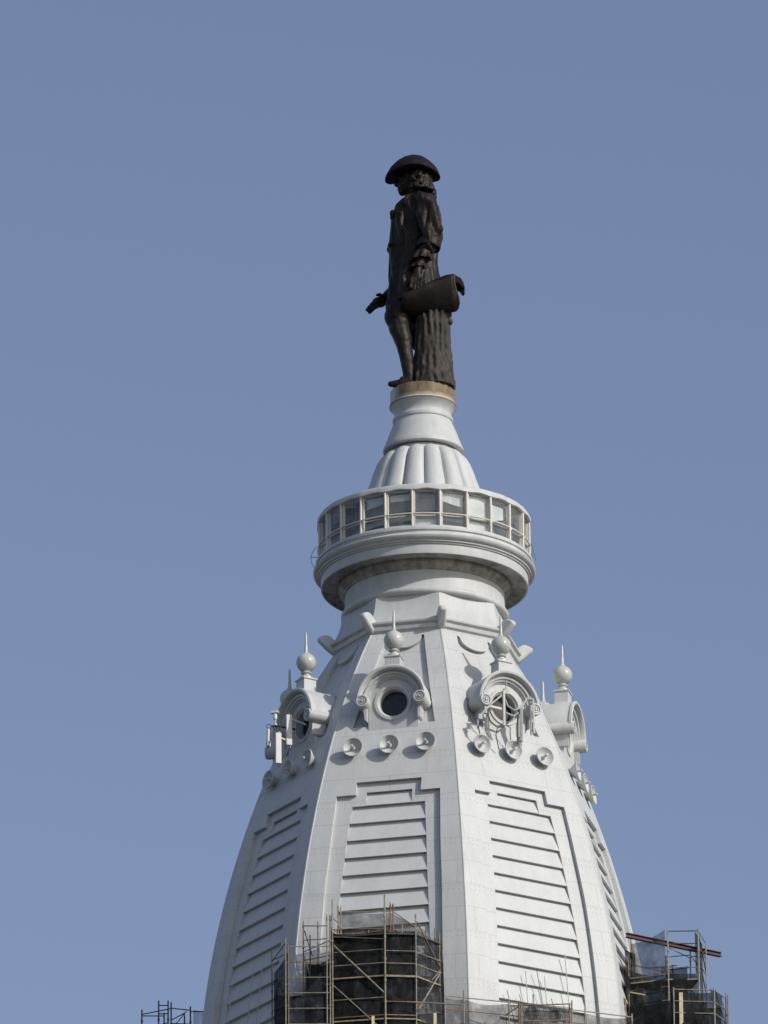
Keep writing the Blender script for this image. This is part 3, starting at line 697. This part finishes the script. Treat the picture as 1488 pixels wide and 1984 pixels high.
b.prism([(1.10, 162.34), (1.30, 162.66), (1.60, 162.80), (1.82, 162.70), (1.96, 162.46), (2.02, 162.20), (1.90, 162.14), (1.76, 162.36), (1.60, 162.46), (1.42, 162.30)], lambda p, w: Vector((p[0], w, p[1] - .34)), -1.75, -.75)
sculpt('document_corner', b, M['bronze'], sc, .035, 3)
# tree stump with bark
b = MB(); loft(b, [(.50, -.46, 157.27, 1.02, 1.00), (.50, -.46, 157.7, .98, .96), (.50, -.46, 158.6, .90, .88), (.48, -.45, 159.6, .83, .82), (.50, -.45, 160.5, .79, .80), (.52, -.45, 161.45, .78, .80)])
for x, y, z, r in ((1.22, -.5, 161.0, .22), (1.30, -.7, 160.55, .15), (1.18, -.3, 160.2, .13), (1.22, -.6, 159.5, .12), (1.05, -.95, 161.2, .2)): b.ball((x, y, z), r, 12)
def bark(p, n):
    a = math.atan2(p.y + .46, p.x - .5)
    return .055 * math.sin(17 * a + 2.2 * nz(p, 1.1, .9)) * (.5 + nz(p, 1.5, 2.6)) + .05 * nz(p, 3.6, 1.5) + .035 * nz(p, 9, 4)
sculpt('tree_stump', b, M['bark'], statue, .04, 1, bark)
# ------------------------------------------------------------------ scaffolds, beam, ropes
# each scaffold is one thing; its standards, ledgers, braces, nets and boards are its parts
def scaffold(label, loc, cat='scaffold'): return thing('scaffold', loc, label, cat)
def pole(o, x, y, z0, z1, mat='galv', r=.032, name='standard'):
    r *= .88
    q = MB(); q.tube([(x, y, z0), (x, y, z1)], r, 7)
    z = z0 + .5
    while z < z1 - .1: q.tube([(x, y, z - .05), (x, y, z + .05)], r * 1.5, 7); z += 1.0
    return q.build(name, M[mat], o)
def rail(o, a, b, mat='galv', r=.028, name='ledger'):
    r *= .85
    q = MB(); q.tube([a, b], r, 6); return q.build(name, M[mat], o)
def net(o, a, b, z0, z1, mat='net', sag=.0, name='net', za=None, seed=0):
    """hanging net between plan points a and b; slightly bellied and creased"""
    a, b = Vector((*a, 0)) * .988, Vector((*b, 0)) * .988; d = (b - a); n = Vector((d.y, -d.x, 0)).normalized()
    nx = max(4, int(d.length / .2)); nzv = max(3, int((z1 - z0) / .3)); q = MB(); rows = []
    for j in range(nzv + 1):
        v = j / nzv; row = []
        for i in range(nx + 1):
            u = i / nx; top = (za[0] + (za[1] - za[0]) * u) if za else z1
            z = z0 + (top - sag * math.sin(PI * u) - z0) * v
            p = a + d * u; w = noise.noise(Vector((u * d.length * .9 + seed, z * .7, seed * 3.1)))
            row.append(p + n * (.10 * math.sin(PI * u) * math.sin(PI * v) + .10 * w * math.sin(PI * u)) + Vector((0, 0, z)))
        rows.append(row)
    q.grid(rows); return q.build(name, M[mat], o)
def deck(o, pts, z, mat='wood', name='deck'):
    q = MB(); q.prism(pts, lambda p, w: Vector((p[0], p[1], w)), z, z + .06); return q.build(name, M[mat], o)
ZF = 119.2
# --- scaffold in front of the front left face
o = scaffold('tall netted scaffold wrapped around the foot of the front left face', (-3, -11, ZF))
PL = {'a': (-7.0, -10.0), 'b': (-6.3, -11.0), 'c': (-4.42, -11.0), 'd': (-1.97, -11.5), 'e': (-.6, -11.35), 'f': (.53, -9.95), 'g': (-4.05, -9.95), 'h': (-1.70, -9.9), 'i': (-.62, -9.8)}
for k, (x, y, z1, mat) in enumerate(((-7.0, -10.0, 126.65, 'darkmetal'), (-6.38, -11.0, 126.85, 'galv'), (-6.26, -11.0, 126.6, 'rusty'), (-4.55, -11.0, 127.95, 'galv'), (-4.40, -11.0, 127.9, 'galv'), (-4.30, -11.05, 128.62, 'galv'), (-1.97, -11.5, 128.68, 'galv'), (-.60, -11.35, 127.82, 'galv'),
                                  (.46, -9.95, 127.4, 'galv'), (.58, -9.95, 127.45, 'rusty'), (-4.05, -9.95, 128.72, 'rusty'), (-3.93, -9.95, 128.65, 'galv'), (-1.72, -9.9, 128.85, 'rusty'), (-1.60, -9.9, 128.8, 'rusty'), (.25, -9.7, 127.7, 'galv'), (-5.6, -10.1, 127.95, 'rusty'), (-5.3, -10.1, 127.3, 'darkmetal'), (-4.95, -10.0, 127.95, 'galv'))):
    pole(o, x, y, ZF, z1, mat, .045 if mat == 'galv' and k in (6, 4) else .034)
def lr(a, b, z, mat='galv', r=.028, dz=0): rail(o, (*PL[a], z), (*PL[b], z + dz), mat, r)
for z, m in ((127.22, 'galv'), (125.52, 'galv'), (123.92, 'galv'), (123.1, 'rusty')): lr('c', 'd', z, m)
for z, m in ((126.08, 'galv'), (125.50, 'galv'), (124.88, 'galv'), (123.72, 'rusty'), (123.1, 'galv')): lr('d', 'e', z, m)
for z, m in ((126.05, 'galv'), (125.48, 'galv'), (124.9, 'galv'), (123.6, 'rusty')): lr('e', 'f', z, m)
for z, m in ((126.46, 'galv'), (125.74, 'rusty'), (125.02, 'galv'), (124.30, 'galv'), (123.58, 'galv'), (122.86, 'galv'), (122.2, 'galv')): lr('b', 'c', z, m)
for z in (126.15, 125.0, 123.8): lr('a', 'b', z, 'darkmetal')
lr('c', 'd', 126.9, 'rusty', .025, -.28); lr('c', 'd', 126.15, 'galv', .02)
lr('g', 'h', 128.42, 'galv'); lr('g', 'h', 127.62, 'rusty'); lr('h', 'i', 128.5, 'galv', .028, -.75); lr('h', 'f', 127.65, 'rusty', .03, -1.1); lr('c', 'g', 127.4, 'galv'); lr('d', 'h', 127.2, 'rusty'); lr('c', 'g', 127.9, 'galv')
for a, b, m in (((-5.6, -10.1, 127.72), (-4.5, -10.6, 127.55), 'galv'), ((-5.6, -10.1, 127.05), (-4.5, -10.6, 126.95), 'galv'), ((-5.6, -10.1, 126.5), (-4.45, -10.6, 126.85), 'galv'), ((-5.6, -10.1, 126.1), (-4.4, -10.8, 126.1), 'rusty')): rail(o, a, b, m)
for a, b, m, r in (((-4.25, -11.05, 126.48), (-2.02, -11.5, 124.12), 'galv', .045), ((-4.25, -11.05, 124.6), (-2.2, -11.45, 122.5), 'galv', .03), ((.50, -10.0, 125.55), (-.50, -11.3, 123.4), 'galv', .045), ((-.55, -11.3, 127.5), (.5, -10.0, 125.7), 'rusty', .03), ((-5.55, -10.1, 127.5), (-5.2, -10.1, 126.3), 'darkmetal', .03), ((-5.6, -10.1, 126.4), (-5.25, -10.1, 125.2), 'galv', .03), ((-7.0, -10.0, 126.1), (-6.3, -11.0, 126.75), 'darkmetal', .025), ((.1, -10.5, 125.0), (.45, -10.0, 125.6), 'galv', .03)): rail(o, a, b, m, r, 'brace')
rail(o, (-1.0, -11.7, 123.62), (1.5, -11.6, 123.5), 'galv', .04)
net(o, PL['c'], PL['d'], ZF + .5, 127.1, 'net', .12, seed=1); net(o, PL['d'], PL['e'], ZF + .5, 127.05, 'net', .1, seed=2); net(o, PL['e'], PL['f'], ZF + .5, 127.2, 'netthin', .12, za=(127.2, 126.9), seed=3)
net(o, PL['g'], PL['h'], ZF + .5, 127.7, 'net', .05, seed=4); net(o, PL['h'], PL['i'], ZF + .5, 127.6, 'net', .05, seed=5); net(o, PL['g'], (-5.6, -10.1), ZF + .5, 126.0, 'net', .1, seed=6)
net(o, (PL['g'][0], -9.99), (PL['h'][0], -9.94), 127.7, 128.4, 'nettop', .06, seed=7, name='top_net'); net(o, PL['h'], (-.1, -9.75), 126.9, 128.3, 'nettop', .02, za=(128.4, 127.6), seed=8, name='top_net')
net(o, PL['b'], PL['c'], ZF + .5, 125.6, 'netthin', .3, za=(123.9, 126.0), seed=9); net(o, PL['a'], PL['b'], ZF + .5, 126.0, 'net', .1, za=(125.6, 126.4), seed=10); net(o, (-5.5, -10.1), PL['c'], ZF + .5, 126.0, 'net', .15, seed=11)
net(o, PL['c'], PL['g'], ZF + .5, 127.3, 'net', .05, seed=12); net(o, PL['a'], (-5.5, -10.1), ZF + .5, 124.6, 'net', .1, seed=13)
for z in (126.95, 125.0, 123.0): deck(o, [PL['c'], PL['d'], PL['e'], PL['f'], (.3, -9.75), PL['h'], PL['g']], z - .1, 'darkmetal' if z > 126 else 'wood')
for k in range(26):                                        # odd tubes of the inner lifts, seen through the nets
    x = random.uniform(-5.2, .2); y = -10.35 + random.uniform(-.25, .4); z = random.uniform(122.8, 126.9); L_ = random.uniform(.7, 2.4)
    x2 = min(x + L_, .35)
    if k % 3: rail(o, (x, y, z), (x2, y + random.uniform(-.3, .3), z + random.uniform(-.25, .25)), random.choice(('galv', 'rusty', 'darkmetal')), .026)
    else: rail(o, (x, y, z), (min(x + L_ * .6, .3), y, z - random.uniform(.8, 1.6)), random.choice(('galv', 'rusty')), .026, 'brace')
for x in (-3.4, -2.7, -1.2, -.15): pole(o, x, -10.35, ZF, random.uniform(126.6, 127.9), random.choice(('rusty', 'galv')), .032)
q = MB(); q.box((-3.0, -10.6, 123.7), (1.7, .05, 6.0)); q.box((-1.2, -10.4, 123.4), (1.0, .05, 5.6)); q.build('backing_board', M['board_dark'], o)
# --- upright timbers standing on the parapet in front
for x, y, z1, nm in ((-2.52, -11.75, 122.95, 'short pale timber post standing before the brace of the netted scaffold'), (.22, -11.8, 123.05, 'short pale timber post under the right end of the netted scaffold')):
    t = thing('timber_post', (x, y, ZF), nm, 'post'); q = MB(); q.box((x, y, (ZF + z1) / 2), (.13, .10, z1 - ZF)); q.build('post_shaft', M['timber'], t)
# --- scaffold on the right-hand side
o = scaffold('netted scaffold standing against the sky on the right of the dome', (11.2, -2.6, ZF))
PR_ = {'a': (8.95, -2.6), 'b': (10.84, -3.2), 'c': (12.22, -3.2), 'd': (12.62, -1.4), 'e': (11.02, -4.3), 'f': (12.86, -4.1), 'g': (13.42, -2.9), 'h': (11.9, -1.6), 'i': (10.7, -1.3), 'j': (8.9, -3.4)}
for x, y, z1, mat, r in ((10.84, -3.2, 129.75, 'galv', .045), (12.22, -3.2, 129.75, 'galv', .05), (12.62, -1.4, 129.55, 'galv', .035), (11.9, -1.6, 129.3, 'galv', .04), (10.74, -3.1, 128.5, 'galv', .04), (11.02, -4.3, 126.6, 'galv', .035), (12.86, -4.1, 126.65, 'galv', .04), (13.42, -2.9, 126.75, 'galv', .035), (13.5, -3.0, 126.6, 'rusty', .03), (9.05, -2.7, 128.3, 'rusty', .035), (8.87, -3.4, 126.4, 'galv', .04), (9.2, -2.2, 129.6, 'rusty', .03), (11.1, -1.4, 128.6, 'rusty', .03)): pole(o, x, y, ZF, z1, mat, r)
def rr_(a, b, z, mat='galv', r=.028, dz=0): rail(o, (*PR_[a], z), (*PR_[b], z + dz), mat, r)
for z in (129.62, 129.02, 127.9): rr_('b', 'c', z, 'darkmetal' if z > 129 else 'galv')
for z in (129.62, 128.9, 128.1): rr_('c', 'd', z, 'galv', .025)
for z, m in ((126.5, 'galv'), (125.95, 'galv'), (125.4, 'galv'), (124.8, 'rusty'), (124.2, 'galv')): rr_('e', 'f', z, m); rr_('f', 'g', z, m)
for z, m in ((127.55, 'galv'), (126.95, 'rusty'), (126.3, 'galv'), (125.6, 'rusty'), (125.0, 'galv')): rr_('a', 'b', z, m, .028, .05)
rr_('i', 'h', 129.0, 'galv'); rr_('b', 'h', 128.85, 'galv'); rr_('i', 'h', 128.4, 'darkmetal'); rr_('b', 'i', 128.3, 'rusty'); rr_('a', 'i', 128.3, 'rusty'); rr_('h', 'd', 128.95, 'galv')
for a, b, m in (((11.95, -1.6, 128.9), (12.3, -3.1, 127.9), 'galv'), ((12.25, -3.2, 129.4), (12.6, -1.4, 128.3), 'darkmetal'), ((12.25, -3.2, 128.3), (12.6, -1.4, 127.2), 'darkmetal'), ((12.9, -4.1, 126.5), (13.4, -2.9, 125.2), 'darkmetal'), ((9.0, -2.6, 127.9), (9.25, -2.4, 129.2), 'rusty'), ((9.1, -3.6, 126.6), (9.75, -3.8, 126.4), 'timber')): rail(o, a, b, m, .03, 'brace')
net(o, (9.3, -2.4), PR_['b'], 127.5, 129.7, 'nettop', .12, za=(129.3, 129.7), seed=21); net(o, PR_['a'], PR_['b'], ZF + .5, 127.4, 'net', .1, seed=22); net(o, PR_['i'], PR_['h'], ZF + .5, 128.5, 'net', .1, seed=23)
net(o, PR_['c'], PR_['d'], 126.0, 129.6, 'net', .05, seed=24); net(o, PR_['e'], PR_['f'], ZF + .5, 126.4, 'net', .05, seed=25); net(o, PR_['f'], PR_['g'], ZF + .5, 126.6, 'net', .02, seed=26)
net(o, PR_['a'], PR_['i'], ZF + .5, 128.2, 'net', .2, seed=27); net(o, PR_['b'], PR_['c'], ZF + .5, 127.6, 'net', .02, seed=28); net(o, PR_['j'], PR_['e'], ZF + .5, 126.0, 'net', .1, seed=29); net(o, PR_['g'], (13.75, -1.8), ZF + .5, 126.6, 'netthin', .0, za=(126.4, 125.6), seed=30); net(o, (9.0, -2.9), (9.5, -2.2), 126.5, 128.9, 'net', .05, seed=31)
net(o, (10.9, -1.9), (13.4, -1.9), ZF + .5, 126.4, 'net', .05, seed=33); net(o, (10.8, -3.3), (12.7, -3.3), ZF + .5, 126.2, 'net', .05, seed=34)
for z in (127.4, 125.8, 124.0): deck(o, [PR_['a'], PR_['b'], PR_['c'], PR_['h'], PR_['i']], z - .1)
for k in range(16):
    x = random.uniform(9.2, 12.2); y = random.uniform(-3.0, -1.6); z = random.uniform(125.2, 128.4)
    rail(o, (x, y, z), (min(x + random.uniform(.6, 1.8), 12.6), y + random.uniform(-.3, .3), z + (random.uniform(-.1, .1) if k % 3 else -1.1)), random.choice(('galv', 'rusty', 'darkmetal')), .026, 'ledger' if k % 3 else 'brace')
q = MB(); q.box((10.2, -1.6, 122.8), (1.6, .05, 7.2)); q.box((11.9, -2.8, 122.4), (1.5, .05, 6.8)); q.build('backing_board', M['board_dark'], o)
t = thing('timber_post', (11.35, -4.2, ZF), 'tall pale timber post standing inside the right scaffold', 'post'); q = MB(); q.box((11.35, -4.22, (ZF + 126.35) / 2), (.17, .12, 126.35 - ZF)); q.build('post_shaft', M['timber'], t)
# red steel beam resting across the scaffold
t = thing('steel_beam', (11.1, -2.2, 129.35), 'red steel beam laid across the top of the right scaffold', 'beam')
q = MB(); a, bb = Vector((8.95, -3.7, 129.28)), Vector((13.32, -.75, 129.28)); d = (bb - a).normalized(); sd2 = Vector((-d.y, d.x, 0))
for dz, w, h in ((.09, .20, .03), (-.09, .20, .03), (0, .03, .15)): q.box((a + bb) / 2 + Vector((0, 0, dz)), ((bb - a).length, w, h), d, sd2, (0, 0, 1))
q.build('beam_section', M['red'], t, merge=False)
# --- small scaffold seen past the left edge
o = scaffold('small dark pipe scaffold seen past the left edge of the dome', (-12, .6, ZF))
for x, y, z1 in ((-13.08, .4, 127.25), (-12.31, .2, 127.60), (-11.88, .2, 127.60), (-11.76, .9, 127.75), (-10.87, .6, 127.45), (-12.08, .9, 127.25), (-11.15, .9, 127.1)): pole(o, x, y, ZF, z1, 'darkmetal', .04)
for a, b in (((-13.08, .4, 127.02), (-11.8, .0, 127.15)), ((-11.8, .2, 127.25), (-10.87, .7, 127.3)), ((-12.31, .2, 127.38), (-11.88, .2, 127.38)), ((-13.05, .4, 126.95), (-12.1, .9, 127.1)), ((-12.31, .2, 126.98), (-11.88, .2, 126.98)), ((-11.76, .9, 126.9), (-11.1, .3, 127.05)), ((-13.08, .4, 126.3), (-11.88, .2, 126.55)), ((-11.7, .3, 126.55), (-10.87, .6, 126.6)), ((-10.9, .6, 127.2), (-10.15, .9, 127.3))): rail(o, a, b, 'darkmetal', .03)
for a, b in (((-11.75, .5, 126.3), (-11.05, .5, 127.2)), ((-11.15, .9, 127.2), (-11.15, .9, 126.0))): rail(o, a, b, 'darkmetal', .028, 'brace')
net(o, (-10.87, .6), (-10.1, .9), ZF + .5, 127.28, 'netthin', .0, seed=41)
# --- parapet railing with net along the foot of the front right face
t = thing('railing', (5.0, -9.6, ZF), 'pipe railing with grey net along the foot of the front right face', 'railing')
o = t; RP = [(.7, -11.8), (1.5, -11.5), (3.5, -10.8), (6.9, -9.4), (9.0, -8.5)]
for (x, y), z1 in zip(RP[1:], (124.2, 124.0, 124.0, 124.0)): pole(t, x, y, ZF, z1, 'galv', .04, 'railing_post')
for p, q2, s in zip(RP, RP[1:], (.05, .15, .1, .1)):
    rail(t, (*p, 123.85), (*q2, 123.85), 'galv', .03, 'railing_rail'); net(t, p, q2, ZF + .4, 123.82, 'nettop', s, 'railing_net', seed=50 + p[0])
    rail(t, (*p, 123.25), (*q2, 123.25), 'rusty', .03, 'railing_rail')
o = scaffold('low netted platform before the front right face with two round lamps', (5.1, -10.4, ZF))
for x, y, z1, m in ((3.95, -11.0, 123.85, 'rusty'), (4.05, -11.0, 123.7, 'galv'), (6.3, -10.2, 124.1, 'galv'), (6.2, -10.2, 123.9, 'rusty'), (4.6, -9.9, 124.5, 'galv')): pole(o, x, y, ZF, z1, m, .04)
for a, b in (((3.6, -11.0, 123.62), (4.6, -11.0, 123.66)), ((3.95, -11.0, 123.62), (6.3, -10.2, 123.95)), ((3.95, -11.0, 122.9), (6.3, -10.2, 123.2)), ((3.3, -10.9, 123.2), (3.95, -11.0, 123.6))): rail(o, a, b, 'rusty', .035)
net(o, (3.95, -10.8), (6.3, -10.0), ZF + .4, 123.9, 'nettop', .0, seed=61)
for x, y, z, nm in ((4.5, -10.15, 123.55, 'left of two dark round floodlights on the low platform at the bottom edge'), (5.5, -9.85, 123.5, 'right of two dark round floodlights on the low platform at the bottom edge')):
    t = thing('floodlight', (x, y, z), nm, 'floodlight'); axd = Vector((.25, -.85, -.25))
    q = MB(); q.lathe([(.10, -.40), (.22, -.26), (.29, -.02), (.33, .09), (.30, .11), (.25, .04), (.24, -.05), (.10, -.26), (0, -.26)], 28, (x, y, z), axd); q.build('lamp_housing', M['galv'], t)
    q = MB(); q.lathe([(0, -.03), (.243, -.03), (.243, -.05), (0, -.06)], 28, (x, y, z), axd); q.build('lamp_glass', M['dark'], t)
    q = MB(); q.bar((x, y + .2, z - .3), (x, y + .2, ZF), .07, .07); q.build('lamp_stand', M['darkmetal'], t)
# --- ropes and wires hanging down the faces
def rope(name, pts, r, mat, label, grp):
    o = thing(name, pts[-1], label, name.replace('_', ' '), grp); q = MB(); q.tube(pts, r, 6); q.build('rope_strand' if name == 'rope' else 'wire_strand', M[mat], o)
gR = 'pale ropes hanging down the lower faces'
TL = FACES[7]
for s, z1, nm in ((-2.6, 126.8, 'pale rope nearest the left edge of the shaded face'), (-1.25, 127.0, 'second pale rope from the left edge of the shaded face'), (.55, 127.3, 'third pale rope from the left edge of the shaded face'), (1.35, 127.15, 'pale rope nearest the ridge on the shaded face')):
    rope('rope', [fp(TL, s, z1, .18), fp(TL, s, 123.5, .35), fp(TL, s, 120, .6)], .022, 'rope', nm, gR)
for s, z1, nm in ((-.95, 126.0, 'leftmost pale rope over the boards of the front right face'), (.05, 125.9, 'second pale rope over the boards of the front right face'), (1.25, 127.2, 'rightmost pale rope over the boards of the front right face')):
    rope('rope', [fp(tR, s, z1, .0), fp(tR, s - .02, 123.5, .15), fp(tR, s - .02, 120, .5)], .02, 'rope', nm, gR)
for s, z1, ds, nm in ((-2.0, 124.9, .25, 'leftmost thin dark wire low on the front right face'), (-1.35, 124.8, .25, 'second thin dark wire low on the front right face'), (-.35, 126.2, .3, 'tallest thin dark wire low on the front right face'), (.35, 124.9, .25, 'rightmost thin dark wire low on the front right face')):
    rope('wire', [fp(tR, s, z1, .0), fp(tR, s + ds, 123.2, .2), fp(tR, s + ds * 1.4, 120, .5)], .016, 'wire', nm, 'dark wires low on the front right face')
